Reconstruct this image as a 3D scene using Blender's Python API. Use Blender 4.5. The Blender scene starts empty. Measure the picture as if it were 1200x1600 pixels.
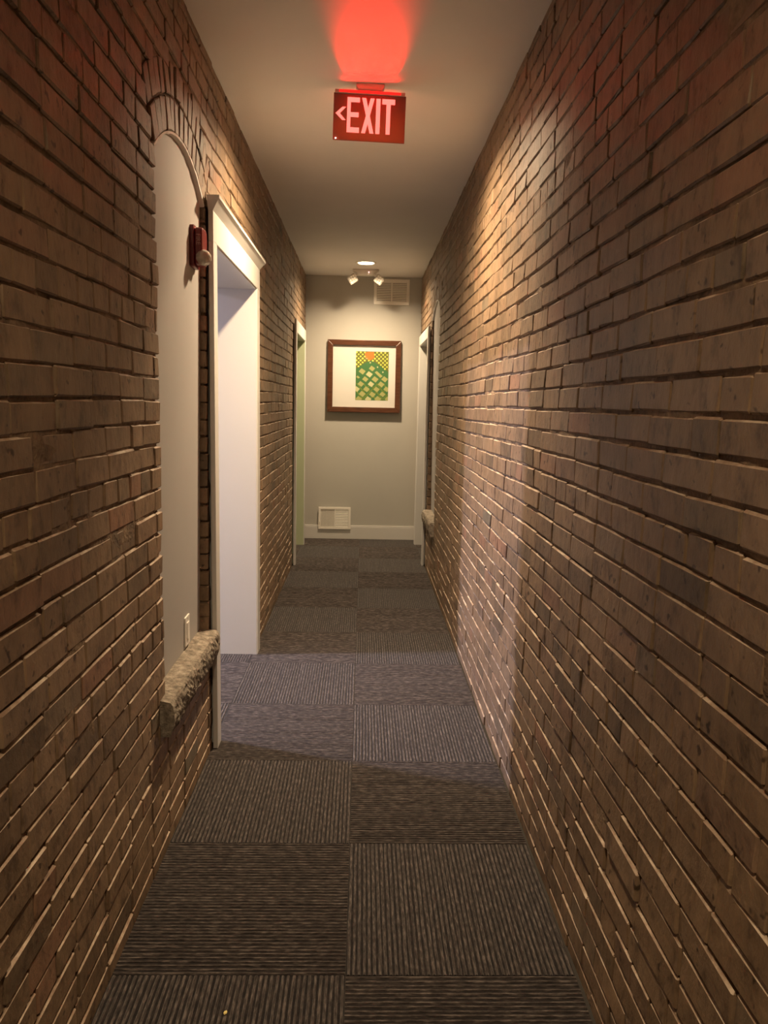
import bpy, bmesh, math, random
from mathutils import Vector, Matrix, noise

random.seed(7)
scene = bpy.context.scene
C = scene.collection

# ------------------------------------------------------------------ measures
T = 0.6096                      # carpet tile
DL, DR = 0.6325, 0.598          # corridor axis to the left / right brick face
H, D = 2.8225, 8.3774           # ceiling height, end wall
YB = -1.7                       # wall behind the viewer
SEAM, Y0 = -0.0206, 1.8244      # carpet joint lines
WT = 0.28                       # brick wall thickness
F_PX, YAW, PITCH, ROLL, CAM_Z = 1195.78, 0.0295, 0.1404, 0.0221, 1.491

# ------------------------------------------------------------------ camera
def basis():
    cy, sy, cp, sp = math.cos(YAW), math.sin(YAW), math.cos(PITCH), math.sin(PITCH)
    w = Vector((sy * cp, cy * cp, -sp)); r = Vector((cy, -sy, 0)); u = r.cross(w)
    c, s = math.cos(ROLL), math.sin(ROLL)
    return c * r + s * u, -s * r + c * u, w
CR, CU, CW = basis()
cam_data = bpy.data.cameras.new('camera')
cam = bpy.data.objects.new('camera', cam_data); C.objects.link(cam)
cam.matrix_world = Matrix(((CR.x, CU.x, -CW.x, 0), (CR.y, CU.y, -CW.y, 0), (CR.z, CU.z, -CW.z, CAM_Z), (0, 0, 0, 1)))
cam_data.sensor_fit = 'HORIZONTAL'; cam_data.sensor_width = 36.0
cam_data.lens = 36.0 * F_PX / 1200.0
cam_data.clip_start = 0.02
scene.camera = cam

# ------------------------------------------------------------------ world, lights, exposure
world = bpy.data.worlds.new('world'); scene.world = world; world.use_nodes = True
world.node_tree.nodes['Background'].inputs[0].default_value = (1.0, 0.85, 0.7, 1)
world.node_tree.nodes['Background'].inputs[1].default_value = 0.01
vs = scene.view_settings
vs.view_transform = 'Standard'; vs.look = 'None'; vs.gamma = 1.0; vs.use_curve_mapping = False
vs.exposure = 0.66
WARM = (1.0, 0.74, 0.46)
COOL = (0.82, 0.78, 1.0)
P_DOWN = (20.0, 48.0, 31.0)     # downlight above the viewer, behind the sign, at the end
P_ROOM = 205.0
DOWN_Y = (-0.10, 3.75, 7.58)
def area_light(name, loc, power, color, size, shape='DISK', size_y=None, direction=(0, 0, -1), spread=180):
    l = bpy.data.lights.new(name, 'AREA'); l.shape = shape; l.size = size
    if size_y: l.size_y = size_y
    l.energy = power; l.color = color; l.spread = math.radians(spread)
    o = bpy.data.objects.new(name, l); C.objects.link(o); o.location = loc
    o.rotation_euler = Vector(direction).to_track_quat('-Z', 'Y').to_euler()
    return o

# ------------------------------------------------------------------ materials
def new_mat(name):
    m = bpy.data.materials.new(name); m.use_nodes = True
    return m, m.node_tree.nodes, m.node_tree.links, m.node_tree.nodes['Principled BSDF']

def paint(name, color, rough=0.5, bump=0.0, scale=120.0, vary=0.05, spec=0.5, metallic=0.0):
    m, n, l, b = new_mat(name)
    b.inputs['Roughness'].default_value = rough; b.inputs['Metallic'].default_value = metallic
    b.inputs['Specular IOR Level'].default_value = spec
    g = n.new('ShaderNodeNewGeometry')
    t = n.new('ShaderNodeTexNoise'); t.inputs['Scale'].default_value = 3.0; t.inputs['Detail'].default_value = 4.0
    l.new(g.outputs['Position'], t.inputs['Vector'])
    mx = n.new('ShaderNodeMix'); mx.data_type = 'RGBA'
    mx.inputs[6].default_value = (*[c * (1 - vary) for c in color], 1); mx.inputs[7].default_value = (*[min(1, c * (1 + vary)) for c in color], 1)
    l.new(t.outputs['Fac'], mx.inputs[0]); l.new(mx.outputs[2], b.inputs['Base Color'])
    if bump:
        t2 = n.new('ShaderNodeTexNoise'); t2.inputs['Scale'].default_value = scale; t2.inputs['Detail'].default_value = 3.0
        l.new(g.outputs['Position'], t2.inputs['Vector'])
        bp = n.new('ShaderNodeBump'); bp.inputs['Strength'].default_value = bump; bp.inputs['Distance'].default_value = 0.002
        l.new(t2.outputs['Fac'], bp.inputs['Height']); l.new(bp.outputs['Normal'], b.inputs['Normal'])
    return m

def emit(name, color, strength):
    m, n, l, b = new_mat(name)
    b.inputs['Base Color'].default_value = (*color, 1)
    b.inputs['Emission Color'].default_value = (*color, 1); b.inputs['Emission Strength'].default_value = strength
    return m

def ramp(n, stops):
    r = n.new('ShaderNodeValToRGB'); e = r.color_ramp.elements
    e[0].position, e[0].color = stops[0][0], (*stops[0][1], 1)
    e[1].position, e[1].color = stops[-1][0], (*stops[-1][1], 1)
    for p, c in stops[1:-1]:
        x = e.new(p); x.color = (*c, 1)
    return r

def brick_mat(name, source):
    m, n, l, b = new_mat(name)
    g = n.new('ShaderNodeNewGeometry')
    if source == 'object':
        src = n.new('ShaderNodeObjectInfo').outputs['Random']
    else:
        a = n.new('ShaderNodeAttribute'); a.attribute_name = 'rnd'; src = a.outputs['Fac']
    base = ramp(n, [(0.0, (0.155, 0.110, 0.069)), (0.14, (0.216, 0.144, 0.086)), (0.40, (0.252, 0.168, 0.101)), (0.62, (0.238, 0.162, 0.101)),
                    (0.82, (0.270, 0.180, 0.112)), (0.90, (0.197, 0.146, 0.096)), (0.965, (0.288, 0.158, 0.096)), (1.0, (0.158, 0.130, 0.092))])
    l.new(src, base.inputs[0])
    # vertical runs and stains
    mp = n.new('ShaderNodeMapping'); mp.inputs['Scale'].default_value = (1.0, 1.0, 0.6)
    l.new(g.outputs['Position'], mp.inputs['Vector'])
    st = n.new('ShaderNodeTexNoise'); st.inputs['Scale'].default_value = 26.0; st.inputs['Detail'].default_value = 5.0; st.inputs['Roughness'].default_value = 0.62
    l.new(mp.outputs['Vector'], st.inputs['Vector'])
    sr = ramp(n, [(0.30, (0.40, 0.38, 0.36)), (0.46, (0.90, 0.90, 0.90)), (0.60, (1.05, 1.05, 1.05)), (0.74, (1.28, 1.26, 1.22))])
    l.new(st.outputs['Fac'], sr.inputs[0])
    m1 = n.new('ShaderNodeMix'); m1.data_type = 'RGBA'; m1.blend_type = 'MULTIPLY'; m1.inputs[0].default_value = 0.85
    l.new(base.outputs[0], m1.inputs[6]); l.new(sr.outputs[0], m1.inputs[7])
    # broad patches of soot and wear over the wall
    bg = n.new('ShaderNodeTexNoise'); bg.inputs['Scale'].default_value = 2.6; bg.inputs['Detail'].default_value = 6.0; bg.inputs['Roughness'].default_value = 0.6
    l.new(g.outputs['Position'], bg.inputs['Vector'])
    br = ramp(n, [(0.32, (0.66, 0.66, 0.66)), (0.5, (1.0, 1.0, 1.0)), (0.7, (1.14, 1.14, 1.14))])
    l.new(bg.outputs['Fac'], br.inputs[0])
    m2 = n.new('ShaderNodeMix'); m2.data_type = 'RGBA'; m2.blend_type = 'MULTIPLY'; m2.inputs[0].default_value = 0.8
    l.new(m1.outputs[2], m2.inputs[6]); l.new(br.outputs[0], m2.inputs[7])
    pt = n.new('ShaderNodeTexNoise'); pt.inputs['Scale'].default_value = 34.0; pt.inputs['Detail'].default_value = 2.0; pt.inputs['Roughness'].default_value = 0.5
    l.new(g.outputs['Position'], pt.inputs['Vector'])
    pr_ = ramp(n, [(0.27, (0.22, 0.20, 0.18)), (0.335, (1.0, 1.0, 1.0))])
    l.new(pt.outputs['Fac'], pr_.inputs[0])
    m3 = n.new('ShaderNodeMix'); m3.data_type = 'RGBA'; m3.blend_type = 'MULTIPLY'; m3.inputs[0].default_value = 0.9
    l.new(m2.outputs[2], m3.inputs[6]); l.new(pr_.outputs[0], m3.inputs[7])
    l.new(m3.outputs[2], b.inputs['Base Color'])
    b.inputs['Roughness'].default_value = 0.52; b.inputs['Specular IOR Level'].default_value = 0.45
    f1 = n.new('ShaderNodeTexNoise'); f1.inputs['Scale'].default_value = 38.0; f1.inputs['Detail'].default_value = 6.0; f1.inputs['Roughness'].default_value = 0.65
    l.new(mp.outputs['Vector'], f1.inputs['Vector'])
    bp = n.new('ShaderNodeBump'); bp.inputs['Strength'].default_value = 0.6; bp.inputs['Distance'].default_value = 0.006
    l.new(f1.outputs['Fac'], bp.inputs['Height']); l.new(bp.outputs['Normal'], b.inputs['Normal'])
    return m

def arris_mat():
    m, n, l, b = new_mat('lit_smeared_arris')  # top arrises only: mortar smear, plus the light they catch painted as cream
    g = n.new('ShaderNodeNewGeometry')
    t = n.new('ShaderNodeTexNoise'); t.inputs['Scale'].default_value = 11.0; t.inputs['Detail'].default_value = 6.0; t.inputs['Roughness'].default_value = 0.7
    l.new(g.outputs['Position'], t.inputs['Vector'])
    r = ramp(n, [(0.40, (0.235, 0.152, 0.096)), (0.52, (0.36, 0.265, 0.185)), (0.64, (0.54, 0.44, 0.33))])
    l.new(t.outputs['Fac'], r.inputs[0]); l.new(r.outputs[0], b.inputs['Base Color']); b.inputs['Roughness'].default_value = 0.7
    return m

def mortar_mat():
    m, n, l, b = new_mat('mortar')
    g = n.new('ShaderNodeNewGeometry')
    t = n.new('ShaderNodeTexNoise'); t.inputs['Scale'].default_value = 14.0; t.inputs['Detail'].default_value = 7.0; t.inputs['Roughness'].default_value = 0.7
    l.new(g.outputs['Position'], t.inputs['Vector'])
    r = ramp(n, [(0.3, (0.075, 0.052, 0.032)), (0.48, (0.17, 0.112, 0.066)), (0.66, (0.30, 0.21, 0.13))])
    l.new(t.outputs['Fac'], r.inputs[0]); l.new(r.outputs[0], b.inputs['Base Color'])
    b.inputs['Roughness'].default_value = 0.8
    f = n.new('ShaderNodeTexNoise'); f.inputs['Scale'].default_value = 80.0; f.inputs['Detail'].default_value = 5.0
    l.new(g.outputs['Position'], f.inputs['Vector'])
    bp = n.new('ShaderNodeBump'); bp.inputs['Strength'].default_value = 0.8; bp.inputs['Distance'].default_value = 0.006
    l.new(f.outputs['Fac'], bp.inputs['Height']); l.new(bp.outputs['Normal'], b.inputs['Normal'])
    return m

def carpet_mat(name, dark, mid, light, bump):
    m, n, l, b = new_mat(name)
    tc = n.new('ShaderNodeTexCoord'); oi = n.new('ShaderNodeObjectInfo')
    ad = n.new('ShaderNodeVectorMath'); ad.operation = 'ADD'
    sc = n.new('ShaderNodeVectorMath'); sc.operation = 'SCALE'; sc.inputs['Scale'].default_value = 31.0
    cb = n.new('ShaderNodeCombineXYZ')
    for i in range(3): l.new(oi.outputs['Random'], cb.inputs[i])
    l.new(cb.outputs[0], sc.inputs[0]); l.new(tc.outputs['Object'], ad.inputs[0]); l.new(sc.outputs[0], ad.inputs[1])
    mp = n.new('ShaderNodeMapping'); mp.inputs['Scale'].default_value = (1.0, 0.22, 1.0); l.new(ad.outputs[0], mp.inputs['Vector'])
    t = n.new('ShaderNodeTexNoise'); t.inputs['Scale'].default_value = 150.0; t.inputs['Detail'].default_value = 4.0; t.inputs['Roughness'].default_value = 0.6
    l.new(mp.outputs['Vector'], t.inputs['Vector'])
    r = ramp(n, [(0.30, dark), (0.5, mid), (0.68, light)])
    l.new(t.outputs['Fac'], r.inputs[0]); l.new(r.outputs[0], b.inputs['Base Color'])
    b.inputs['Roughness'].default_value = 0.95; b.inputs['Specular IOR Level'].default_value = 0.12
    b.inputs['Sheen Weight'].default_value = 0.15
    bp = n.new('ShaderNodeBump'); bp.inputs['Strength'].default_value = bump; bp.inputs['Distance'].default_value = 0.003
    l.new(t.outputs['Fac'], bp.inputs['Height']); l.new(bp.outputs['Normal'], b.inputs['Normal'])
    return m

def stone_mat():
    m, n, l, b = new_mat('rough_stone')
    g = n.new('ShaderNodeNewGeometry')
    t = n.new('ShaderNodeTexNoise'); t.inputs['Scale'].default_value = 38.0; t.inputs['Detail'].default_value = 7.0; t.inputs['Roughness'].default_value = 0.7
    l.new(g.outputs['Position'], t.inputs['Vector'])
    r = ramp(n, [(0.32, (0.10, 0.083, 0.062)), (0.5, (0.26, 0.22, 0.17)), (0.68, (0.46, 0.40, 0.32))])
    l.new(t.outputs['Fac'], r.inputs[0]); l.new(r.outputs[0], b.inputs['Base Color'])
    b.inputs['Roughness'].default_value = 0.85
    bp = n.new('ShaderNodeBump'); bp.inputs['Strength'].default_value = 1.0; bp.inputs['Distance'].default_value = 0.014
    l.new(t.outputs['Fac'], bp.inputs['Height']); l.new(bp.outputs['Normal'], b.inputs['Normal'])
    return m

def wood_mat():
    m, n, l, b = new_mat('dark_frame_wood')
    g = n.new('ShaderNodeNewGeometry')
    mp = n.new('ShaderNodeMapping'); mp.inputs['Scale'].default_value = (1, 1, 6); l.new(g.outputs['Position'], mp.inputs['Vector'])
    t = n.new('ShaderNodeTexNoise'); t.inputs['Scale'].default_value = 9.0; t.inputs['Detail'].default_value = 4.0
    l.new(mp.outputs['Vector'], t.inputs['Vector'])
    r = ramp(n, [(0.3, (0.055, 0.020, 0.010)), (0.7, (0.115, 0.045, 0.022))])
    l.new(t.outputs['Fac'], r.inputs[0]); l.new(r.outputs[0], b.inputs['Base Color'])
    b.inputs['Roughness'].default_value = 0.28
    return m

def glass_mat():
    m, n, l, b = new_mat('picture_glass')
    n.remove(b)
    fr = n.new('ShaderNodeFresnel'); fr.inputs['IOR'].default_value = 1.45
    tr = n.new('ShaderNodeBsdfTransparent'); gl = n.new('ShaderNodeBsdfGlossy'); gl.inputs['Roughness'].default_value = 0.03
    ge = n.new('ShaderNodeNewGeometry'); iv = n.new('ShaderNodeMath'); iv.operation = 'SUBTRACT'; iv.inputs[0].default_value = 1.0; l.new(ge.outputs['Backfacing'], iv.inputs[1])
    mu = n.new('ShaderNodeMath'); mu.operation = 'MULTIPLY'; l.new(iv.outputs[0], mu.inputs[0]); l.new(fr.outputs[0], mu.inputs[1])
    mx = n.new('ShaderNodeMixShader'); l.new(mu.outputs[0], mx.inputs[0]); l.new(tr.outputs[0], mx.inputs[1]); l.new(gl.outputs[0], mx.inputs[2])
    l.new(mx.outputs[0], n['Material Output'].inputs['Surface'])
    return m

def acrylic_mat():
    m, n, l, b = new_mat('sign_acrylic')
    b.inputs['Base Color'].default_value = (0.30, 0.145, 0.110, 1); b.inputs['Roughness'].default_value = 0.15
    tr = n.new('ShaderNodeBsdfTranslucent'); tr.inputs[0].default_value = (0.24, 0.090, 0.055, 1)
    mx = n.new('ShaderNodeMixShader'); mx.inputs[0].default_value = 0.6
    l.new(tr.outputs[0], mx.inputs[1]); l.new(b.outputs[0], mx.inputs[2]); l.new(mx.outputs[0], n['Material Output'].inputs['Surface'])
    return m

def lens_mat():
    m, n, l, b = new_mat('clear_strobe_lens')
    b.inputs['Base Color'].default_value = (0.62, 0.58, 0.50, 1); b.inputs['Roughness'].default_value = 0.1
    b.inputs['Transmission Weight'].default_value = 0.35; b.inputs['IOR'].default_value = 1.45
    g = n.new('ShaderNodeNewGeometry')
    t = n.new('ShaderNodeTexVoronoi'); t.inputs['Scale'].default_value = 90.0; l.new(g.outputs['Position'], t.inputs['Vector'])
    bp = n.new('ShaderNodeBump'); bp.inputs['Strength'].default_value = 0.5; bp.inputs['Distance'].default_value = 0.003
    l.new(t.outputs['Distance'], bp.inputs['Height']); l.new(bp.outputs['Normal'], b.inputs['Normal'])
    return m

M = dict(
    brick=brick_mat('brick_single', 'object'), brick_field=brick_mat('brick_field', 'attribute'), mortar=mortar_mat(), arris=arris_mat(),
    ceiling=paint('ceiling_paint', (0.80, 0.79, 0.77), 0.75, 0.12, 200),
    greige=paint('end_wall_paint', (0.455, 0.445, 0.405), 0.6, 0.10, 160),
    panel=paint('niche_paint', (0.38, 0.365, 0.35), 0.6, 0.12, 140),
    plaster=paint('arch_plaster', (0.88, 0.86, 0.82), 0.7, 0.7, 70),
    white=paint('trim_white', (0.62, 0.61, 0.585), 0.32, 0.05, 60, 0.02),
    room=paint('room_beige', (0.40, 0.39, 0.38), 0.7, 0.1, 150),
    green=paint('room_green', (0.42, 0.48, 0.22), 0.7, 0.1, 150),
    jamb_green=paint('jamb_pale_green', (0.46, 0.50, 0.34), 0.4, 0.05, 60, 0.02),
    plastic=paint('white_plastic', (0.78, 0.75, 0.69), 0.35, 0.0, 60, 0.02),
    vent=paint('vent_enamel', (0.86, 0.83, 0.76), 0.4, 0.0, 60, 0.02),
    dark=paint('duct_dark', (0.10, 0.08, 0.06), 0.9),
    stone=stone_mat(), wood=wood_mat(), glass=glass_mat(), lens=lens_mat(),
    matboard=paint('mat_board', (0.66, 0.64, 0.60), 0.8, 0.0, 60, 0.02),
    red=paint('alarm_red', (0.16, 0.010, 0.012), 0.3, 0.0, 60, 0.05),
    red_text=paint('alarm_lettering', (0.42, 0.20, 0.18), 0.5),
    steel=paint('screw_steel', (0.6, 0.58, 0.55), 0.3, 0.0, 60, 0.02, metallic=1.0),
    ground=carpet_mat('carpet_ground', (0.006, 0.005, 0.005), (0.013, 0.010, 0.010), (0.035, 0.028, 0.025), 0.8),
    rib=carpet_mat('carpet_rib', (0.020, 0.016, 0.015), (0.056, 0.046, 0.042), (0.140, 0.118, 0.106), 0.9),
    under=paint('subfloor', (0.03, 0.026, 0.022), 0.9),
    led=emit('downlight_lens', (1.0, 0.86, 0.66), 25.0),
    lamp=emit('room_lamp_lens', (0.92, 0.90, 1.0), 8.0),
    reflector=paint('downlight_reflector', (0.85, 0.82, 0.78), 0.35, 0.0, 60, 0.01),
    sign_panel=acrylic_mat(),
    sign_red=emit('sign_letters', (1.0, 0.20, 0.16), 1.0),
    sign_pilot=emit('sign_pilot', (1.0, 0.45, 0.4), 6.0),
    sign_case=paint('sign_canopy', (0.55, 0.50, 0.45), 0.4),
    sign_led=emit('sign_led_strip', (1.0, 0.02, 0.015), 0.6),
    cell=paint('led_cell', (0.85, 0.82, 0.74), 0.2, 0.0, 60, 0.02),
    grey=paint('lamp_head_grey', (0.50, 0.46, 0.40), 0.4),
    crumb=paint('crumb', (0.75, 0.62, 0.22), 0.8, 0.5, 400),
    p_green=paint('print_green', (0.042, 0.150, 0.042), 0.6), p_olive=paint('print_olive', (0.11, 0.13, 0.015), 0.6),
    p_leaf=paint('print_leaf', (0.13, 0.21, 0.03), 0.6), p_tan=paint('print_tan', (0.36, 0.36, 0.13), 0.6), p_pale=paint('print_pale', (0.50, 0.50, 0.27), 0.6),
    p_yellow=paint('print_yellow', (0.70, 0.68, 0.11), 0.6), p_orange=paint('print_orange', (0.75, 0.17, 0.02), 0.6),
)

# ------------------------------------------------------------------ mesh helpers
class MB:
    def __init__(s): s.v = []; s.f = []; s.m = []; s.mi = 0
    def add(s, vs, fs):
        o = len(s.v); s.v += [tuple(p) for p in vs]; s.f += [tuple(i + o for i in f) for f in fs]; s.m += [s.mi] * len(fs); return s
    def box(s, a, b):
        (x0, y0, z0), (x1, y1, z1) = a, b
        return s.add([(x0, y0, z0), (x1, y0, z0), (x1, y1, z0), (x0, y1, z0), (x0, y0, z1), (x1, y0, z1), (x1, y1, z1), (x0, y1, z1)],
                     [(0, 3, 2, 1), (4, 5, 6, 7), (0, 1, 5, 4), (1, 2, 6, 5), (2, 3, 7, 6), (3, 0, 4, 7)])
    def prism(s, pts, axis, a, b):
        """pts: 2-D outline in the two remaining axes (order x,y,z), extruded a..b along axis"""
        def p(q, t):
            r = [q[0], q[1]]; r.insert(axis, t); return r
        k = len(pts)
        s.add([p(q, a) for q in pts] + [p(q, b) for q in pts],
              [tuple(range(k - 1, -1, -1)), tuple(range(k, 2 * k))] + [(i, (i + 1) % k, k + (i + 1) % k, k + i) for i in range(k)])
        return s
    def lathe(s, prof, seg=32, closed=False):
        """prof: (radius, z) about local z"""
        k = len(prof); vs = []; fs = []
        for i in range(seg):
            a = 2 * math.pi * i / seg
            vs += [(r * math.cos(a), r * math.sin(a), z) for r, z in prof]
        for i in range(seg):
            j = (i + 1) % seg
            for q in range(k - 1 if not closed else k):
                w = (q + 1) % k
                fs.append((i * k + q, j * k + q, j * k + w, i * k + w))
        return s.add(vs, fs)
    def mesh(s, name, mats, smooth=False, fix=True):
        me = bpy.data.meshes.new(name); me.from_pydata(s.v, [], s.f)
        for m in (mats if isinstance(mats, list) else [mats]): me.materials.append(m)
        me.polygons.foreach_set('material_index', s.m)
        if fix:
            bm = bmesh.new(); bm.from_mesh(me); bmesh.ops.remove_doubles(bm, verts=bm.verts, dist=1e-6)
            bmesh.ops.recalc_face_normals(bm, faces=bm.faces); bm.to_mesh(me); bm.free()
        if smooth: me.polygons.foreach_set('use_smooth', [True] * len(me.polygons))
        me.update(); return me
    def build(s, name, mats, parent=None, smooth=False, bevel=0.0, loc=None, fix=True):
        o = bpy.data.objects.new(name, s.mesh(name, mats, smooth, fix)); C.objects.link(o)
        if parent: o.parent = parent
        if loc: o.location = loc
        if bevel:
            b = o.modifiers.new('bevel', 'BEVEL'); b.width = bevel; b.segments = 2; b.limit_method = 'ANGLE'
        return o

def tag(o, label=None, cat=None, group=None, kind=None):
    if label: o['label'] = label
    if cat: o['category'] = cat
    if group: o['group'] = group
    if kind: o['kind'] = kind
    return o
def empty(name, loc=(0, 0, 0), rot=(0, 0, 0)):
    o = bpy.data.objects.new(name, None); C.objects.link(o); o.location = loc; o.rotation_euler = rot; o.empty_display_size = 0.05
    return o

def slab(name, outer, holes, axis, a, b, mat):
    """flat slab with holes, outline in the two other axes, from a to b along axis"""
    bm = bmesh.new()
    def p(q):
        r = [q[0], q[1]]; r.insert(axis, a); return r
    ed = []
    for loop in [outer] + holes:
        vs = [bm.verts.new(p(q)) for q in loop]
        ed += [bm.edges.new((vs[i], vs[(i + 1) % len(vs)])) for i in range(len(vs))]
    bmesh.ops.triangle_fill(bm, use_beauty=True, use_dissolve=False, edges=ed)
    g = bmesh.ops.extrude_face_region(bm, geom=bm.faces[:])
    t = [0, 0, 0]; t[axis] = b - a
    bmesh.ops.translate(bm, verts=[e for e in g['geom'] if isinstance(e, bmesh.types.BMVert)], vec=t)
    bmesh.ops.recalc_face_normals(bm, faces=bm.faces)
    me = bpy.data.meshes.new(name); bm.to_mesh(me); bm.free(); me.materials.append(mat)
    o = bpy.data.objects.new(name, me); C.objects.link(o); return o

# ------------------------------------------------------------------ niche geometry shared by both walls
N_HALF, N_RISE, N_SPRING, N_BOT = 0.352, 0.118, 2.240, 0.535
N_R = (N_HALF ** 2 + N_RISE ** 2) / (2 * N_RISE)
N_ZC = N_SPRING + N_RISE - N_R
N_ANG = math.asin(N_HALF / N_R)
RING = 0.204
def niche_outline(cy, grow=0.0):
    pts = [(cy - N_HALF - grow, N_BOT - grow), (cy + N_HALF + grow, N_BOT - grow)]
    for i in range(17):
        a = N_ANG * (1 - 2 * i / 16)
        pts.append((cy + (N_R + grow) * math.sin(a), N_ZC + (N_R + grow) * math.cos(a)))
    return pts
def niche_block(cy, z):
    """half width that ordinary bricks leave free at height z"""
    if z < N_BOT - 0.02: return None
    if z < N_SPRING: return N_HALF
    ro = N_R + RING + 0.006
    zs = N_ZC + ro * math.cos(N_ANG)
    if z < zs: return N_HALF + (z - N_SPRING) * math.tan(N_ANG) + 0.006
    q = ro ** 2 - (z - N_ZC) ** 2
    return math.sqrt(q) if q > 0 else None

NL, NR = 2.772, 6.610          # niche centres along the corridor
# door openings: outer casing y0,y1 ; opening y0,y1 ; opening top ; casing top
DOOR1 = (3.150, 4.510, 3.228, 4.410, 2.112, 2.228)
DOOR2 = (6.93, 8.05, 7.01, 7.965, 2.105, 2.215)
DOOR3 = (7.01, 8.16, 7.085, 8.075, 2.090, 2.190)

# ------------------------------------------------------------------ shell
def wall_slab(name, side, niche, doors):
    out = [(YB, -0.02)]
    for d in doors:
        out += [(d[2] - 0.02, -0.02), (d[2] - 0.02, d[4] + 0.02), (d[3] + 0.02, d[4] + 0.02), (d[3] + 0.02, -0.02)]
    out += [(D, -0.02), (D, H + 0.02), (YB, H + 0.02)]
    f = -DL - 0.010 if side < 0 else DR + 0.010
    o = slab(name, out, [niche_outline(niche, 0.022)], 0, f, f + side * WT, M['mortar'])
    return tag(o, kind='structure')
wall_left = wall_slab('wall_left', -1, NL, [DOOR1, DOOR2])
wall_right = wall_slab('wall_right', 1, NR, [DOOR3])
tag(wall_left, 'brown brick corridor wall with white arched niche and cased openings')
tag(wall_right, 'brown brick corridor wall opposite the cased opening, with far arched niche')

wall_end = tag(MB().box((-1.2, D, -0.02), (1.2, D + 0.12, H + 0.02)).build('wall_end', M['greige']), 'plain greige end wall of the corridor', kind='structure')
wall_back = tag(MB().box((-1.2, YB - 0.12, -0.02), (1.2, YB, H + 0.02)).build('wall_back', M['greige']), 'plain greige wall closing the corridor behind the viewer', kind='structure')
HOLE = 0.078
circ = lambda cx, cy, r, k=40: [(cx + r * math.cos(2 * math.pi * i / k), cy + r * math.sin(2 * math.pi * i / k)) for i in range(k)]
ceiling = slab('ceiling', [(-4.8, YB - 0.12), (3.0, YB - 0.12), (3.0, 9.6), (-4.8, 9.6)], [circ(0, y, HOLE) for y in DOWN_Y], 2, H, H + 0.02, M['ceiling'])
tag(ceiling, 'flat off-white painted corridor ceiling', kind='structure')
floor = tag(MB().box((-4.8, YB - 0.12, -0.1), (3.0, 9.6, -0.0075)).build('floor', M['under']), 'corridor floor laid with ribbed dark carpet tiles', kind='structure')

# side rooms seen through the openings
xl, xr = -DL - 0.010 - WT, DR + 0.010 + WT
def room(name, x0, x1, y0, y1, mat, label):
    t = 0.08; b = MB()
    s = -1 if x1 < x0 else 1
    b.box((min(x0, x1), y0 - t, 0), (max(x0, x1), y0, H)); b.box((min(x0, x1), y1, 0), (max(x0, x1), y1 + t, H))
    b.box((min(x1, x1 + s * t), y0 - t, 0), (max(x1, x1 + s * t), y1 + t, H))
    return tag(b.build(name, mat), label, kind='structure')
room('wall_side_room', xl, -4.5, 2.2, 5.9, M['room'], 'pale walls of the bright room through the near opening')
room('wall_green_room', xl, -3.7, 6.2, 9.2, M['green'], 'green walls of the room through the far cased opening')
room('wall_far_room', xr, 2.6, 6.4, 9.2, M['room'], 'pale walls of the room behind the far opening in the brick wall')

# ------------------------------------------------------------------ carpet tiles
def tile_mesh(w, l, ribs=43, seg=6):
    """ribs run along local y; corner at origin"""
    b = MB(); rnd = random.Random(5)
    p = T / ribs; k = 0
    b.mi = 0
    b.box((0.0006, 0.0006, -0.007), (w - 0.0006, l - 0.0006, -0.0011))
    b.mi = 1
    x = p * 0.5
    while x < w - p * 0.3:
        wid = p * (0.23 + 0.07 * rnd.random()); hgt = 0.0008 + 0.0011 * rnd.random()
        vs = []; n = seg + 1
        for i in range(n):
            y = 0.001 + (l - 0.002) * i / seg
            c = x + (rnd.random() - 0.5) * p * 0.16; h2 = hgt + (rnd.random() - 0.5) * 0.0006
            vs += [(c - wid, y, -0.0011), (c - wid * 0.55, y, h2 * 0.8), (c + wid * 0.55, y, h2 * 0.8), (c + wid, y, -0.0011)]
        fs = [(i * 4 + q, i * 4 + q + 1, i * 4 + q + 5, i * 4 + q + 4) for i in range(seg) for q in range(3)]
        b.add(vs, fs); x += p
    return b.mesh('carpet_tile', [M['ground'], M['rib']], fix=False)
TILE_FULL = tile_mesh(T, T)
def lay_tile(x, y, w, l, along):
    """tile with its corner at x,y ; along = ribs run along the corridor"""
    full = abs(w - T) < 1e-4 and abs(l - T) < 1e-4
    me = TILE_FULL if full else (tile_mesh(w, l) if along else tile_mesh(l, w))
    o = bpy.data.objects.new('carpet_tile', me); C.objects.link(o); o.parent = floor
    if along: o.location = (x, y, 0.0)
    else: o.location = (x + w, y, 0.0); o.rotation_euler = (0, 0, math.pi / 2)
    return o
def lay(x0, x1, y0, y1):
    c0 = math.floor((x0 - SEAM) / T + 1e-6); r0 = math.floor((y0 - Y0) / T + 1e-6)
    c = c0
    while SEAM + c * T < x1 - 0.004:
        r = r0
        while Y0 + r * T < y1 - 0.004:
            ax, bx = max(x0, SEAM + c * T), min(x1, SEAM + (c + 1) * T); ay, by = max(y0, Y0 + r * T), min(y1, Y0 + (r + 1) * T)
            if bx - ax > 0.012 and by - ay > 0.012: lay_tile(ax, ay, bx - ax, by - ay, (c + r) % 2 == 0)
            r += 1
        c += 1
lay(SEAM - T, SEAM + T, YB, D)
lay(SEAM - T - 0.29, SEAM - T, DOOR1[2], DOOR1[3]); lay(-3.2, SEAM - T - 0.29, 2.2, 5.6)
lay(SEAM - T - 0.5, SEAM - T, DOOR2[2], DOOR2[3]); lay(SEAM + T, SEAM + T + 0.5, DOOR3[2], DOOR3[3])

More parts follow.
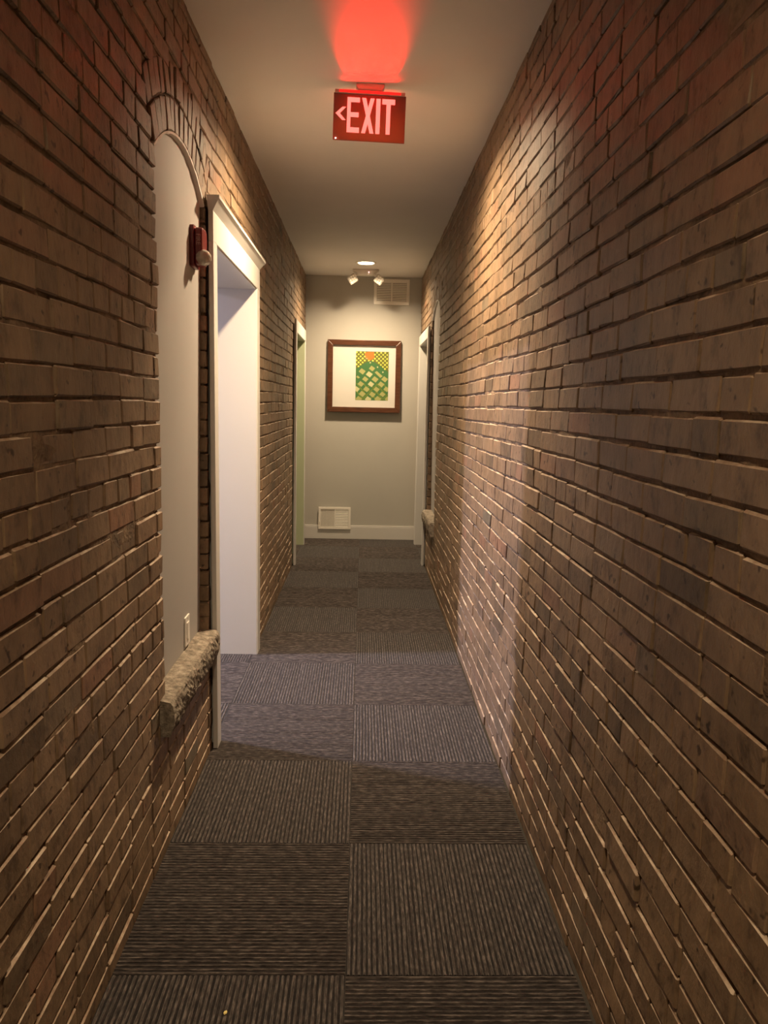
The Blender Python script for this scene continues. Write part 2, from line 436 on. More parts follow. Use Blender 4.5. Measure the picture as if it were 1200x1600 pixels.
# ------------------------------------------------------------------ bricks
BH, PZ, ZB = 0.0625, 0.0688, -0.030
DEEP = 0.05
def brick_mesh_data(length, height, rnd):
    """front faces local -y (front at y=0), centred on x and z; irregular arrises"""
    ch = 0.0040
    eu = min(0.2, 0.0034 / length); ev = min(0.2, 0.0036 / height); us = [0, eu, 0.5, 1 - eu, 1]; vsn = [0, ev, 1 - ev, 1]
    vs = []; tx = (rnd.random() - 0.5) * 0.006; tz = (rnd.random() - 0.5) * 0.005
    for j, v in enumerate(vsn):
        for i, u in enumerate(us):
            edge = i in (0, 4) or j in (0, 3); corner = i in (0, 4) and j in (0, 3)
            x = (u - 0.5) * length; z = (v - 0.5) * height
            y = tx * (u - 0.5) + tz * (v - 0.5)
            if edge:
                y += ch * (0.7 + 0.9 * rnd.random()) * (1.35 if j == 3 else 1.0 if j == 0 else 0.45) + (0.003 * rnd.random() if corner else 0)
                x += (rnd.random() - 0.5) * 0.003; z += (rnd.random() - 0.5) * 0.0026
                if corner: x -= math.copysign(0.0022, x); z -= math.copysign(0.0022, z)
            else:
                y += (rnd.random() - 0.5) * 0.0012; z += (rnd.random() - 0.5) * 0.0012
            vs.append((x, y, z))
    fs = [(j * 5 + i, j * 5 + i + 1, (j + 1) * 5 + i + 1, (j + 1) * 5 + i) for j in range(3) for i in range(4)]
    ring = [0, 1, 2, 3, 4, 9, 14, 19, 18, 17, 16, 15, 10, 5]
    k = len(vs)
    for q in ring: vs.append((vs[q][0], DEEP, vs[q][2]))
    for a in range(14):
        b = (a + 1) % 14; fs.append((ring[b], ring[a], k + a, k + b))
    return vs, fs

KINDS = {}
def brick_variant(length, height, rnd):
    key = (round(length / 0.012), round(height / 0.012))
    lst = KINDS.setdefault(key, [])
    if len(lst) < (14 if length > 0.15 or 0.09 < length < 0.12 else 4):
        vs, fs = brick_mesh_data(key[0] * 0.012, key[1] * 0.012, rnd); lst.append([vs, fs, key[0] * 0.012, key[1] * 0.012, None])
        return lst[-1]
    return rnd.choice(lst)

def project(p):
    d = Vector(p) - Vector((0, 0, CAM_Z)); z = d.dot(CW)
    if z < 0.05: return None
    return 600 + F_PX * d.dot(CR) / z, 800 - F_PX * d.dot(CU) / z

def visible_area(side, y, z, ln, ht):
    x = -DL if side < 0 else DR
    q = [project((x, y + sy * ln / 2, z + sz * ht / 2)) for sy, sz in ((-1, -1), (1, -1), (1, 1), (-1, 1))]
    if None in q: return 0
    area = abs(sum(q[i][0] * q[(i + 1) % 4][1] - q[(i + 1) % 4][0] * q[i][1] for i in range(4))) / 2
    ins = 0
    for a in (-0.4, 0, 0.4):
        for b in (-0.4, 0, 0.4):
            s = project((x, y + a * ln, z + b * ht))
            if s and 0 <= s[0] <= 1200 and 0 <= s[1] <= 1600: ins += 1
    return area * ins / 9

def lay_wall(wall, side, niche, doors, seed):
    rnd = random.Random(seed); items = []        # (y, z, length, height, tilt, proud)
    sill = (niche - N_HALF - 0.075, niche + N_HALF + 0.03)
    for k in range(43):
        z0 = ZB + k * PZ; zc = z0 + PZ / 2
        if z0 > H: break
        header = k % 7 == 4
        ln = 0.106 if header else 0.2135
        blocks = []
        nb = niche_block(niche, zc)
        if nb: blocks.append((niche - nb, niche + nb))
        for d in doors:
            if zc < d[5] + 0.02: blocks.append((d[0] + 0.028, d[1] - 0.012))
        blocks.sort(); segs = []; cur = YB
        for a, b in blocks:
            if a > cur: segs.append((cur, a))
            cur = max(cur, b)
        segs.append((cur, D))
        off = (rnd.random() - 0.5) * 0.05 + (0.5 * ln if k % 2 else 0)
        for a, b in segs:
            y = a - ((a - off) % ln)
            while y < b:
                l2 = ln
                if not header and rnd.random() < 0.07: l2 = 0.106          # the odd half brick
                ya, yb = max(a, y), min(b, y + l2)
                y += l2
                if yb - ya < 0.02: continue
                if b - yb < 0.03: yb = b; y = b
                jt = 0.003 + 0.004 * rnd.random()
                le = yb - ya - jt
                hh = BH + (rnd.random() - 0.5) * 0.007
                wave = 0.011 * noise.noise(Vector((ya * 0.8, zc * 2.0, seed))) + (rnd.random() - 0.5) * 0.003
                items.append(((ya + yb) / 2, zc + wave, le, hh, rnd.gauss(0, 0.007), rnd.gauss(0, 0.0013), 0.0))
    # two rings of bricks on edge over the arch
    for ring in range(2):
        r0 = N_R + ring * (RING / 2 + 0.002) + 0.006; n = 13 + 2 * ring
        for i in range(n):
            a = -N_ANG + 2 * N_ANG * (i + 0.5) / n
            wid = 2 * N_ANG * (r0 + 0.05) / n - 0.007
            rc = r0 + 0.048
            items.append((niche + rc * math.sin(a), N_ZC + rc * math.cos(a), 0.096, wid, math.pi / 2, rnd.gauss(0, 0.0015), -a))
    # rank by how large they show
    sized = sorted(items, key=lambda it: -visible_area(side, it[0], it[1], it[2], it[3]))
    single, rest = sized[:300], sized[300:]
    x = -DL if side < 0 else DR
    rz = math.pi / 2 if side < 0 else -math.pi / 2
    vs_all, fs_all, rv, mi_all = [], [], [], []
    for n_, it in enumerate(single + rest):
        y, z, le, hh, tilt, proud, extra = it
        var = brick_variant(le, hh, rnd)
        # local x runs along +y on the left wall and along -y on the right wall
        roll = tilt + (extra if side > 0 else -extra) * 1.0
        mtx = Matrix.Translation((x - side * proud, y, z)) @ Matrix.Rotation(rz, 4, 'Z') @ Matrix.Rotation(roll, 4, 'Y') @ Matrix.Diagonal((le / var[2], 1, hh / var[3], 1))
        if n_ < len(single):
            if var[4] is None:
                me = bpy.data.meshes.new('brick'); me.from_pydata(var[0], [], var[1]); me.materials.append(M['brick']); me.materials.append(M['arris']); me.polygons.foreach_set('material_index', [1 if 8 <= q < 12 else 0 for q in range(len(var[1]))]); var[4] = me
            o = bpy.data.objects.new('brick', var[4]); C.objects.link(o); o.parent = wall; o.matrix_world = mtx
        else:
            k = len(vs_all); vs_all += [tuple(mtx @ Vector(v)) for v in var[0]]
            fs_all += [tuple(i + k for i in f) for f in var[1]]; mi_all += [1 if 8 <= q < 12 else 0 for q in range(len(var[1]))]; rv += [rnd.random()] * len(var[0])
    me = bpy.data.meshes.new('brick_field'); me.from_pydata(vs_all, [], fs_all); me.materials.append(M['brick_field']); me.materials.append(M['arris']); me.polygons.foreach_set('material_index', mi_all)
    at = me.attributes.new('rnd', 'FLOAT', 'POINT'); at.data.foreach_set('value', rv)
    o = bpy.data.objects.new('brick_field', me); C.objects.link(o); o.parent = wall; tag(o, kind='stuff')
lay_wall(wall_left, -1, NL, [DOOR1, DOOR2], 11)
lay_wall(wall_right, 1, NR, [DOOR3], 23)

# uneven mortar pressed between the bricks, here raked back, there almost flush
def mortar_bed(wall, side, niche, doors, seed):
    x = -DL if side < 0 else DR; st = 0.03
    ny, nz = int((D - YB) / st), int(H / st)
    inside = lambda y, z: (abs(y - niche) < N_HALF + 0.012 and N_BOT - 0.05 < z < N_SPRING) or (z >= N_SPRING and abs(y - niche) < N_HALF + 0.012 and (y - niche) ** 2 + (z - N_ZC) ** 2 < (N_R + 0.012) ** 2) \
        or any(d[2] - 0.022 < y < d[3] + 0.022 and z < d[4] + 0.022 for d in doors)
    vs = []; ok = []
    for i in range(ny + 1):
        for j in range(nz + 1):
            y = YB + (D - YB) * i / ny; z = H * j / nz
            n1 = noise.noise(Vector((y * 3.3, z * 9.0, seed))) + 0.7 * noise.noise(Vector((y * 15, z * 22, seed + 3)))
            vs.append((x + side * min(0.0095, max(0.0018, 0.0068 - 0.0075 * n1)), y, z)); ok.append(not inside(y, z))
    fs = []
    for i in range(ny):
        for j in range(nz):
            q = (i * (nz + 1) + j, (i + 1) * (nz + 1) + j, (i + 1) * (nz + 1) + j + 1, i * (nz + 1) + j + 1)
            if all(ok[k] for k in q): fs.append(q if side > 0 else q[::-1])
    me = bpy.data.meshes.new('mortar_bed'); me.from_pydata(vs, [], fs); me.materials.append(M['mortar'])
    me.polygons.foreach_set('use_smooth', [True] * len(me.polygons))
    o = bpy.data.objects.new('mortar_bed', me); C.objects.link(o); o.parent = wall
mortar_bed(wall_left, -1, NL, [DOOR1, DOOR2], 1.5)
mortar_bed(wall_right, 1, NR, [DOOR3], 8.5)

# niche infill panels and the plastered underside of each arch
for wall, side, cy in ((wall_left, -1, NL), (wall_right, 1, NR)):
    x = -DL if side < 0 else DR
    p = slab('niche_panel', niche_outline(cy, 0.021), [], 0, x + side * 0.034, x + side * 0.10, M['panel']); p.parent = wall
    for v in p.data.vertices: v.co.x -= side * 0.0122 * (v.co.z - 0.86)      # the infill is plumb, the old wall leans
    tag(p, 'smooth painted panel filling the arched niche')
    b = MB(); n = 28; rnd = random.Random(3); vs = []
    for i in range(n + 1):
        a = N_ANG * 1.02 * (1 - 2 * i / n); e = (rnd.random() - 0.5) * 0.005
        for r, d in ((N_R + 0.004, 0.0005 + e * 0.4), (N_R - 0.004 + e, 0.001 + e * 0.5), (N_R - 0.006, 0.022), (N_R + 0.006, 0.022)):
            vs.append((x + side * d, cy + r * math.sin(a), N_ZC + r * math.cos(a)))
    fs = [(i * 4 + q, i * 4 + (q + 1) % 4, i * 4 + 4 + (q + 1) % 4, i * 4 + 4 + q) for i in range(n) for q in range(4)] + [(0, 1, 2, 3), tuple(n * 4 + q for q in (3, 2, 1, 0))]
    o = b.add(vs, fs).build('arch_plaster', M['plaster'], wall); tag(o, 'rough white plaster lining the arch')

# ------------------------------------------------------------------ door casings
def opening(name, side, d, cap, jamb_mat, label):
    x = -DL if side < 0 else DR
    fx = x - side * 0.030                        # casing face
    root = tag(empty(name, (x, (d[2] + d[3]) / 2, 0)), label, kind='structure')
    px, py = x, (d[2] + d[3]) / 2
    def bx(nm, x0, x1, y0, y1, z0, z1, mat, bev=0.002):
        return MB().box((min(x0, x1) - px, y0 - py, z0), (max(x0, x1) - px, y1 - py, z1)).build(nm, mat, root, bevel=bev)
    back = x - side * 0.010                      # the boards stand just off the uneven brick
    bx('casing_leg', fx, back, d[0], d[2], 0.0, d[4], M['white']); bx('casing_leg', fx, back, d[3], d[1], 0.0, d[4], M['white'])
    bx('casing_head', fx, back, d[0], d[1], d[4], d[5], M['white'])
    inner = x + side * (WT + 0.012)
    jf = fx + side * 0.006
    bx('jamb', jf, inner, d[2] - 0.018, d[2] + 0.006, 0.0, d[4] + 0.012, jamb_mat, 0.001); bx('jamb', jf, inner, d[3] - 0.006, d[3] + 0.018, 0.0, d[4] + 0.012, jamb_mat, 0.001)
    bx('head_jamb', jf, inner, d[2] + 0.006, d[3] - 0.006, d[4] - 0.006, d[4] + 0.012, jamb_mat, 0.001)
    # casing on the room side
    bx('casing_leg', inner, inner + side * 0.018, d[2] - 0.09, d[2], 0.0, d[4], M['white']); bx('casing_leg', inner, inner + side * 0.018, d[3], d[3] + 0.09, 0.0, d[4], M['white'])
    bx('casing_head', inner, inner + side * 0.018, d[2] - 0.09, d[3] + 0.09, d[4], d[4] + 0.09, M['white'])
    if cap:
        s = -side
        prof = [(back - px, d[5]), (fx - px, d[5]), (fx - px + s * 0.004, d[5] + 0.006), (fx - px + s * 0.024, d[5] + 0.034), (fx - px + s * 0.030, d[5] + 0.038), (fx - px + s * 0.030, d[5] + 0.050), (back - px, d[5] + 0.050)]
        # crown with mitred returns: grows with its projection at both ends
        vs = []
        for end in (-1, 1):
            yo = d[0] if end < 0 else d[1]
            for a, z in prof:
                vs.append((a, yo - py + end * max(0.0, abs(a - (fx - px)) if (a - (fx - px)) * s > 0 else 0.0), z))
        # upper lip corners at the wall follow the overhang
        k = len(prof); over = 0.030
        vs[k - 1] = (vs[k - 1][0], d[0] - py - over, vs[k - 1][2]); vs[2 * k - 1] = (vs[2 * k - 1][0], d[1] - py + over, vs[2 * k - 1][2])
        fs = [tuple(range(k)), tuple(range(2 * k - 1, k - 1, -1))] + [(i, k + i, k + (i + 1) % k, (i + 1) % k) for i in range(k)]
        MB().add(vs, fs).build('crown_cap', M['white'], root)
    return root
opening('door_1', -1, DOOR1, True, M['white'], 'wide white cased opening with a crown cap beside the near niche')
opening('door_2', -1, DOOR2, False, M['jamb_green'], 'white cased opening with pale green jambs near the end wall')
opening('door_3', 1, DOOR3, False, M['white'], 'narrow white cased opening beyond the far niche')
tag(MB().box((-DL, D - 0.016, 0.0), (DR, D, 0.135)).box((-DL, D - 0.012, 0.135), (DR, D, 0.150)).build('baseboard_end', M['white'], bevel=0.002), 'white baseboard along the end wall', kind='structure')

# ------------------------------------------------------------------ rough stone sills
def stone_sill(side, cy, seed, label):
    x = -DL if side < 0 else DR
    y0, y1 = cy - N_HALF - 0.07, cy + N_HALF + 0.015
    root = None; L_ = y1 - y0; h = 0.118; top = 0.533
    nu, nv = 76, 10; vs = []; fs = []
    prof = [(0.045, 0.006), (0.020, 0.004), (-0.012, 0.001), (-0.033, -0.003)]      # top, from inside the niche outwards: (depth into wall, dz)
    rows = []
    for i in range(nu + 1):
        t = i / nu; y = y0 + L_ * t; row = []
        inset = 0.0 if cy - N_HALF - 0.0 < y < cy + N_HALF else 1.0
        for dp, dz in prof:
            n1 = noise.noise(Vector((y * 22, dp * 30, seed)))
            row.append((x + side * (dp if not (inset and dp > 0) else -0.001), y, top + dz + 0.0016 * n1))
        for j in range(1, nv + 1):
            v = j / nv
            bulge = 0.037 + 0.010 * math.sin(math.pi * v * 0.9) - 0.010 * v ** 3
            end = min(t, 1 - t) / 0.04; end = min(1.0, end)
            n1 = noise.noise(Vector((y * 16, v * 3.0, seed + 4.0))) * 0.006 + noise.noise(Vector((y * 70, v * 8, seed + 9.0))) * 0.0085
            row.append((x - side * (bulge + n1 * min(1.0, 0.25 + v * 2.5) * (0.35 + 0.65 * end)), y + 0.0015 * noise.noise(Vector((y * 50, v * 9, 2.0))), top - h * v + 0.0025 * noise.noise(Vector((y * 40, v * 6, 7.0)))))
        row.append((x + side * 0.008, y, top - h))
        if inset: row[0] = (x - side * 0.001, y, row[0][2]);
        rows.append(row)
    k = len(rows[0])
    for r in rows: vs += r
    for i in range(nu):
        for j in range(k - 1): fs.append((i * k + j, (i + 1) * k + j, (i + 1) * k + j + 1, i * k + j + 1))
        fs.append((i * k + k - 1, (i + 1) * k + k - 1, (i + 1) * k, i * k))
    fs += [tuple(range(k)), tuple(nu * k + q for q in range(k - 1, -1, -1))]
    o = MB().add(vs, fs).build('stone_sill', M['stone'])
    return tag(o, label, 'window sill', 'rough stone sills')
stone_sill(-1, NL, 1.0, 'rough rock-faced stone sill under the niche with the red fire alarm')
stone_sill(1, NR, 5.0, 'rough stone sill projecting from the brick wall opposite, under the far niche')

# ------------------------------------------------------------------ downlights
for i, (y, lab) in enumerate(zip(DOWN_Y, ('recessed round downlight in the ceiling out from the lettered face of the exit sign',
                                         'recessed round downlight in the ceiling hidden just behind the exit sign',
                                         'lit recessed round downlight in the ceiling near the end wall'))):
    r = tag(empty('recessed_downlight', (0.0, y, H)), lab, 'downlight', 'recessed ceiling downlights')
    MB().lathe([(HOLE - 0.006, 0.004), (HOLE - 0.002, -0.005), (HOLE + 0.012, -0.007), (HOLE + 0.026, -0.003), (HOLE + 0.028, 0.0), (HOLE - 0.004, 0.004)], 48).build('trim_ring', M['plastic'], r, smooth=True)
    MB().lathe([(HOLE - 0.002, 0.0), (HOLE - 0.004, 0.015), (HOLE - 0.006, 0.036), (0.001, 0.038)], 48).build('reflector', M['reflector'], r, smooth=True)
    MB().lathe([(0.0005, 0.024), (0.062, 0.024), (0.068, 0.029), (0.068, 0.036), (0.0005, 0.036)], 40).build('light_lens', M['led'], r)
    area_light('downlight_lamp', (0.0, y, H + 0.021), P_DOWN[i], WARM, 0.122, spread=151).parent = None

# lamp of the bright side room
r = tag(empty('ceiling_lamp', (-3.4, 4.20, H)), 'round white ceiling lamp in the room beyond the near opening', 'lamp')
MB().lathe([(0.001, 0.0), (0.15, 0.0), (0.15, -0.03), (0.138, -0.04)], 40).build('base', M['plastic'], r)
MB().lathe([(0.138, -0.04), (0.12, -0.058), (0.07, -0.07), (0.001, -0.074)], 40).build('shade', M['lamp'], r, smooth=True)
area_light('side_room_lamp', (-3.4, 4.20, H - 0.085), P_ROOM, COOL, 0.20)
r = tag(empty('ceiling_lamp', (-1.9, 7.5, H)), 'unseen round white ceiling lamp added in the green room beyond the far opening', 'lamp')  # unseen lamp, added so the green walls bounce light into the opening
MB().lathe([(0.001, 0.0), (0.15, 0.0), (0.15, -0.03), (0.138, -0.04)], 40).build('base', M['plastic'], r)
MB().lathe([(0.138, -0.04), (0.12, -0.058), (0.07, -0.07), (0.001, -0.074)], 40).build('shade', M['led'], r, smooth=True)
area_light('green_room_fill', (-1.9, 7.5, H - 0.085), 8.0, WARM, 0.24)

# ------------------------------------------------------------------ exit sign
SY = 3.45
sg = tag(empty('exit_sign', (0.005, SY, H), (0, math.radians(1.1), math.radians(1.0))), 'red lit EXIT sign with arrow hanging from the ceiling', 'exit sign')
PW, PH, PT = 0.305, 0.188, -0.040        # panel width, height, top below the ceiling
MB().prism([(-0.060, 0.0), (0.060, 0.0), (0.060, -0.014), (0.050, -0.026), (-0.050, -0.026), (-0.060, -0.014)], 1, -0.017, 0.017).build('canopy', M['sign_case'], sg, bevel=0.003)
MB().box((-0.148, -0.012, PT - 0.002), (0.148, 0.012, PT + 0.012)).box((-0.05, -0.010, PT + 0.010), (0.05, 0.010, -0.02)).build('led_rail', M['sign_case'], sg, bevel=0.002)
MB().box((-0.13, -0.0135, PT), (0.13, -0.012, PT + 0.010)).build('led_strip', M['sign_led'], sg)
MB().box((-PW / 2, -0.004, PT - PH), (PW / 2, 0.004, PT)).build('acrylic_panel', M['sign_panel'], sg, bevel=0.0015)
def glyph(name, polys, y=-0.0042):
    b = MB()
    for poly in polys:
        pts = [((u - 0.5) * PW, PT - v * PH) for u, v in poly]
        b.prism(pts, 1, y - 0.0012, y + 0.0005)
    return b.build(name, M['sign_red'], sg)
t_, bt = 0.085, 0.83
glyph('letter_e', [[(.190, t_), (.238, t_), (.238, bt), (.190, bt)], [(.238, t_), (.362, t_), (.362, t_ + .10), (.238, t_ + .10)], [(.238, .40), (.350, .40), (.350, .50), (.238, .50)], [(.238, bt - .11), (.362, bt - .11), (.362, bt), (.238, bt)]])
glyph('letter_x', [[(.392, t_), (.447, t_), (.565, bt), (.510, bt)], [(.510, t_), (.565, t_), (.447, bt), (.392, bt)]])
glyph('letter_i', [[(.590, t_), (.648, t_), (.648, bt), (.590, bt)]])
glyph('letter_t', [[(.672, t_), (.850, t_), (.850, t_ + .11), (.672, t_ + .11)], [(.733, t_ + .11), (.790, t_ + .11), (.790, bt), (.733, bt)]])
glyph('arrow', [[(.030, .435), (.125, .295), (.172, .295), (.090, .435)], [(.030, .435), (.090, .435), (.172, .575), (.125, .575)]])
MB().lathe([(0.0005, -0.001), (0.003, 0.0), (0.003, 0.003), (0.0005, 0.004)], 12).build('pilot_light', M['sign_pilot'], sg, loc=(-0.140, -0.008, PT - PH + 0.004))
area_light('exit_sign_leds', (0.005, SY - 0.022, H - 0.030), 1.1, (1.0, 0.0, 0.0), 0.20, 'RECTANGLE', 0.010, (0.0, -1.0, 0.13), 26)
area_light('exit_sign_leds', (0.005, SY - 0.022, H - 0.034), 0.10, (1.0, 0.004, 0.003), 0.22, 'RECTANGLE', 0.010, (0.0, -1.0, 0.9), 80)
area_light('exit_sign_leds', (0.005, SY + 0.022, H - 0.034), 0.08, (1.0, 0.01, 0.008), 0.24, 'RECTANGLE', 0.010, (0.0, 1.0, 0.10), 120)

# ------------------------------------------------------------------ fire alarm on the niche panel
ax = -DL - 0.0195
al = tag(empty('fire_alarm', (ax, 3.000, 2.056)), 'dark red fire alarm strobe with clear round lens on the niche panel', 'fire alarm')
def rounded(w, h, r, k=6):
    pts = []
    for cx, cz, a0 in ((w / 2 - r, h / 2 - r, 0), (-w / 2 + r, h / 2 - r, 90), (-w / 2 + r, -h / 2 + r, 180), (w / 2 - r, -h / 2 + r, 270)):
        for i in range(k + 1):
            a = math.radians(a0 + 90 * i / k); pts.append((cx + r * math.cos(a), cz + r * math.sin(a)))
    return pts
MB().prism(rounded(0.105, 0.150, 0.012), 0, 0.0, 0.016).build('back_plate', M['red'], al, bevel=0.002)
MB().prism(rounded(0.088, 0.134, 0.016), 0, 0.016, 0.046).build('housing', M['red'], al, bevel=0.006)
lens = MB()
prof = [(0.016, -0.025), (0.025, -0.015), (0.0295, 0.0), (0.028, 0.010), (0.022, 0.020), (0.012, 0.027), (0.0005, 0.0295)]
lo = MB().lathe(prof, 24).build('strobe_lens', M['lens'], al, smooth=True, loc=(0.047, -0.030, -0.042)); lo.rotation_euler = (0, math.pi / 2, 0)
fc = bpy.data.curves.new('fire_text', 'FONT'); fc.body = 'FIRE'; fc.size = 0.022; fc.align_x = 'CENTER'; fc.align_y = 'CENTER'; fc.extrude = 0.0004
tmp = bpy.data.objects.new('fire_text', fc); C.objects.link(tmp)
me = bpy.data.meshes.new_from_object(tmp.evaluated_get(bpy.context.evaluated_depsgraph_get())); bpy.data.objects.remove(tmp)
me.materials.clear(); me.materials.append(M['red_text'])
ft = bpy.data.objects.new('lettering', me); C.objects.link(ft); ft.parent = al
ft.matrix_parent_inverse = Matrix()
ft.location = (0.030, -0.0445, 0.022); ft.rotation_euler = (math.pi / 2, math.pi / 2, 0)

# ------------------------------------------------------------------ wall plate low on the niche panel
wp = tag(empty('wall_plate', (-DL - 0.0370, 2.885, 0.608)), 'white rocker switch plate low on the niche panel above the stone sill', 'switch')
MB().prism(rounded(0.072, 0.116, 0.005), 0, 0.0, 0.006).build('plate', M['plastic'], wp, bevel=0.002)
MB().prism(rounded(0.034, 0.067, 0.003), 0, 0.006, 0.009).build('rocker', M['plastic'], wp, bevel=0.001)
for z in (-0.047, 0.047):
    s = MB().lathe([(0.0003, 0.0072), (0.003, 0.0068), (0.0032, 0.005)], 12).build('screw', M['steel'], wp, loc=(0, 0, z)); s.rotation_euler = (0, math.pi / 2, 0)

# ------------------------------------------------------------------ framed print
pc = tag(empty('framed_print', (0.0, D, 1.776), (math.radians(-1.2), 0, 0)), 'green and yellow lattice print in a dark wood frame on the end wall', 'picture')
hw, hh, fw = 0.392, 0.383, 0.056
for nm, pts in (('frame_rail', [(-hw, hh), (hw, hh), (hw - fw, hh - fw), (-hw + fw, hh - fw)]), ('frame_rail', [(-hw, -hh), (-hw + fw, -hh + fw), (hw - fw, -hh + fw), (hw, -hh)]),
                ('frame_stile', [(-hw, -hh), (-hw, hh), (-hw + fw, hh - fw), (-hw + fw, -hh + fw)]), ('frame_stile', [(hw, hh), (hw, -hh), (hw - fw, -hh + fw), (hw - fw, hh - fw)])):
    MB().prism(pts, 1, -0.046, -0.008).build(nm, M['wood'], pc, bevel=0.004)
mb_ = MB().box((-hw + fw - 0.01, -0.022, -hh + fw - 0.01), (hw - fw + 0.01, -0.016, hh - fw + 0.01)).build('mat_board', M['matboard'], pc)
PX0, PX1, PZ0, PZ1 = -0.090, 0.262, -0.252, 0.266
pr = MB(); Wp, Hp = PX1 - PX0, PZ1 - PZ0
def clip(poly, x0, x1, y0, y1):
    def half(ps, f, inter):
        out = []
        for i in range(len(ps)):
            a, b = ps[i], ps[(i + 1) % len(ps)]
            if f(a): out.append(a)
            if f(a) != f(b): out.append(inter(a, b))
        return out
    def ix(v): return lambda a, b: (v, a[1] + (b[1] - a[1]) * (v - a[0]) / (b[0] - a[0]))
    def iy(v): return lambda a, b: (a[0] + (b[0] - a[0]) * (v - a[1]) / (b[1] - a[1]), v)
    for f, g in ((lambda p: p[0] >= x0, ix(x0)), (lambda p: p[0] <= x1, ix(x1)), (lambda p: p[1] >= y0, iy(y0)), (lambda p: p[1] <= y1, iy(y1))):
        poly = half(poly, f, g)
        if len(poly) < 3: return []
    return poly
def flat(poly, mi, layer):
    """poly in print space: u,v pixels of a 435 x 660 sheet, v downwards"""
    poly = clip(poly, 0, 435, 0, 660)
    if not poly: return
    pr.mi = mi
    pr.add([(PX0 + u / 435 * Wp, -0.0225 - 0.00025 * layer, PZ1 - v / 660 * Hp) for u, v in poly], [tuple(range(len(poly)))])
PMATS = [M['p_green'], M['p_olive'], M['p_leaf'], M['p_tan'], M['p_pale'], M['p_yellow'], M['p_orange']]
flat([(0, 0), (435, 0), (435, 660), (0, 660)], 0, 0)
mound = lambda u: 125 + 130 * (abs(u - 195) / 215) ** 1.35
flat([(0, 0), (435, 0)] + [(435 - 435 * i / 24, mound(435 - 435 * i / 24)) for i in range(25)], 1, 1)
flat([(115, 18), (180, 2), (240, 20), (245, 80), (185, 122), (125, 95)], 6, 2)
rp = random.Random(2)
for r_ in range(10):
    for c_ in range(17):
        u = c_ * 27 + 8; v = r_ * 27 + 14
        if (r_ + c_) % 2: continue
        if v > mound(u) - 4: continue
        org = 118 < u < 245 and v < 105
        s = 13 + rp.random() * 3
        flat([(u - s, v), (u, v - s), (u + s, v), (u, v + s)], 3 if org and rp.random() < .5 else (6 if org else 5), 3)
cells = [(85, 270), (215, 228), (180, 308), (128, 374), (258, 374), (385, 370), (70, 440), (205, 440), (340, 440), (145, 510), (280, 510), (412, 505), (15, 510),
         (90, 575), (225, 580), (360, 575), (45, 645), (170, 645), (300, 640), (430, 640), (300, 300), (30, 352)]
for i in range(9):       # olive straps of the lattice below
    a = -260 + i * 88
    flat([(a, 430), (a + 20, 430), (a + 210, 660), (a + 182, 660)], 2, 1); flat([(a + 460, 430), (a + 480, 430), (a + 270, 660), (a + 245, 660)], 2, 1)
for i, (u, v) in enumerate(cells):
    s = 0.92 + 0.16 * rp.random()
    if (u, v) == (300, 300): q = [(-48, -20), (-20, -38), (56, 28), (26, 50)]
    elif (u, v) == (30, 352): q = [(-26, -8), (-4, -26), (30, 0), (4, 18)]
    else: q = [(-44, 2), (-8, -40), (44, -4), (8, 40)]
    flat([(u + a * s, v + b * s) for a, b in q], 4 if i % 5 == 2 else 3, 2)
for u, v in ((190, 150), (288, 208), (360, 275)): flat([(u - 12, v), (u, v - 13), (u + 12, v), (u, v + 13)], 4, 2)
pr.build('print', PMATS, pc, fix=False)
MB().box((-hw + fw - 0.004, -0.030, -hh + fw - 0.004), (hw - fw + 0.004, -0.028, hh - fw + 0.004)).build('glass_pane', M['glass'], pc)

# ------------------------------------------------------------------ air vents
def vent_frame(root, x0, x1, z0, z1, bw, dep):
    b = MB()
    b.box((x0, -dep, z0), (x1, 0, z0 + bw)).box((x0, -dep, z1 - bw), (x1, 0, z1)).box((x0, -dep, z0 + bw), (x0 + bw, 0, z1 - bw)).box((x1 - bw, -dep, z0 + bw), (x1, 0, z1 - bw))
    return b.build('frame', M['vent'], root, bevel=0.002)
def hslat(root, x0, x1, z, hgt=0.012):
    return MB().prism([(-0.010, z - hgt * 0.55), (-0.0075, z - hgt * 0.55), (-0.001, z + hgt * 0.5), (-0.0035, z + hgt * 0.5)], 0, x0, x1).build('slat', M['vent'], root)
def vslat(root, x, z0, z1, w=0.010):
    return MB().prism([(x - w / 2, -0.0035), (x + w / 2, -0.009), (x + w / 2, -0.0065), (x - w / 2, -0.001)], 2, z0, z1).build('slat', M['vent'], root)
v1 = tag(empty('air_vent', (0.2785, D, 2.668)), 'white return air grille high on the end wall below the ceiling', 'air vent')
vent_frame(v1, -0.188, 0.188, -0.132, 0.132, 0.030, 0.012)
MB().box((-0.160, -0.0012, -0.104), (0.160, -0.0002, 0.104)).build('duct_opening', M['dark'], v1)
MB().box((-0.008, -0.012, -0.103), (0.008, -0.0015, 0.103)).build('divider', M['vent'], v1)
for i in range(12):
    z = -0.096 + i * 0.0174
    hslat(v1, -0.157, -0.009, z, 0.0135); hslat(v1, 0.009, 0.157, z, 0.0135)
v2 = tag(empty('air_vent', (-0.298, D - 0.017, 0.231)), 'white supply register low on the end wall above the baseboard', 'air vent')
vent_frame(v2, -0.176, 0.176, -0.123, 0.123, 0.024, 0.012)
MB().box((-0.155, -0.0012, -0.1), (0.155, 0.016, 0.1)).build('duct_opening', M['dark'], v2)
MB().box((0.000, -0.012, -0.098), (0.012, -0.0015, 0.098)).build('divider', M['vent'], v2)
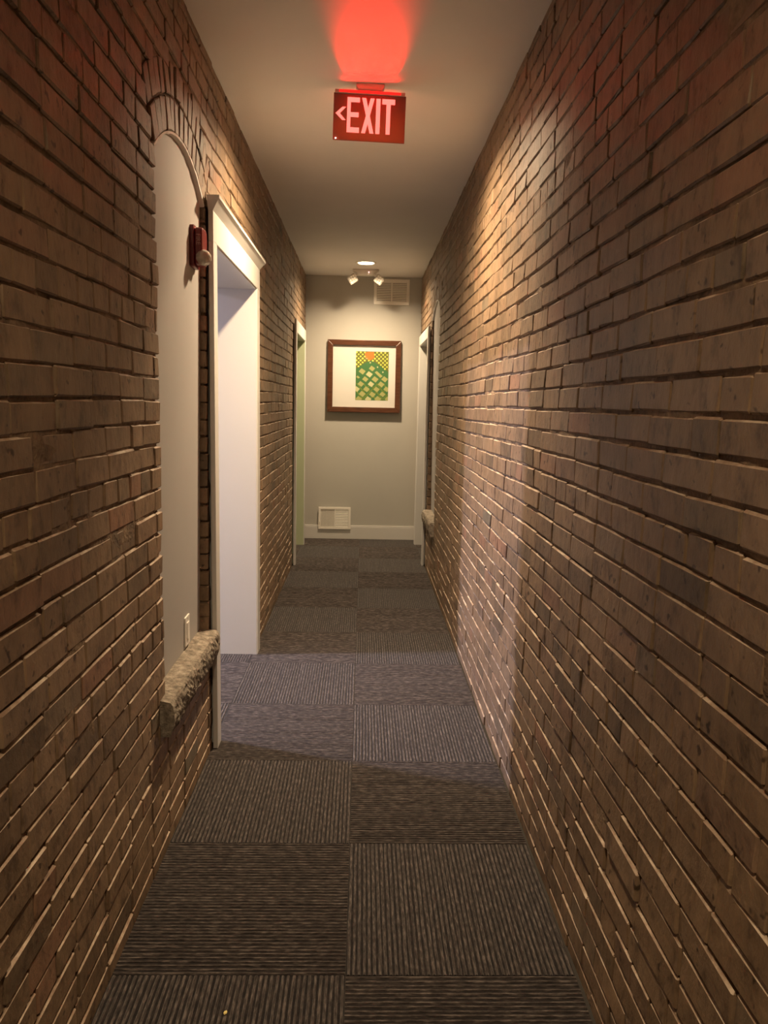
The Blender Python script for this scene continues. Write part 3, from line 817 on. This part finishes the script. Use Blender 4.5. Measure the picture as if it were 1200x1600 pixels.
for i in range(12): vslat(v2, -0.144 + i * 0.0125, -0.098, 0.098, 0.011)
for i in range(11): hslat(v2, 0.013, 0.151, -0.090 + i * 0.018, 0.012)
MB().box((-0.166, -0.020, -0.045), (-0.158, -0.010, -0.030)).build('lever', M['vent'], v2)

# ------------------------------------------------------------------ emergency light
em = tag(empty('emergency_light', (0.0, 7.98, H)), 'white twin-head emergency light on the ceiling before the end wall', 'emergency light')
MB().prism([(-0.135, 0.0), (0.135, 0.0), (0.130, -0.014), (0.062, -0.056), (-0.062, -0.056), (-0.130, -0.014)], 1, -0.045, 0.045).build('body', M['plastic'], em, bevel=0.006)
MB().lathe([(0.0005, -0.002), (0.004, -0.001), (0.004, 0.003)], 10).build('pilot_light', M['sign_pilot'], em, loc=(0.03, -0.046, -0.03))
for s in (-1, 1):
    hd = MB().prism(rounded(0.086, 0.086, 0.012), 1, -0.028, 0.022).build('lamp_head', M['grey'], em, bevel=0.004, loc=(s * 0.132, -0.030, -0.098))
    hd.rotation_euler = (math.radians(8), s * math.radians(33), math.radians(s * 6))
    for i in range(3):
        for j in range(3):
            x, z = (i - 1) * 0.024, (j - 1) * 0.024
            MB().box((x - 0.009, -0.031, z - 0.009), (x + 0.009, -0.027, z + 0.009)).build('led_cell', M['cell'], hd, bevel=0.002)
    MB().prism([(s * 0.085, -0.040), (s * 0.118, -0.060), (s * 0.110, -0.080), (s * 0.072, -0.052)], 1, -0.030, 0.0).build('swivel', M['plastic'], em)

# ------------------------------------------------------------------ crumb
b = bmesh.new(); bmesh.ops.create_icosphere(b, subdivisions=1, radius=0.006)
for v in b.verts: v.co = Vector((v.co.x * 1.0, v.co.y * 1.1, v.co.z * 0.5)) * (0.75 + 0.6 * random.random())
me = bpy.data.meshes.new('crumb'); b.to_mesh(me); b.free(); me.materials.append(M['crumb'])
o = bpy.data.objects.new('crumb', me); C.objects.link(o); o.location = (-0.312, 1.697, 0.0035)
tag(o, 'tiny pale yellow crumb lying on the dark carpet', 'crumb')
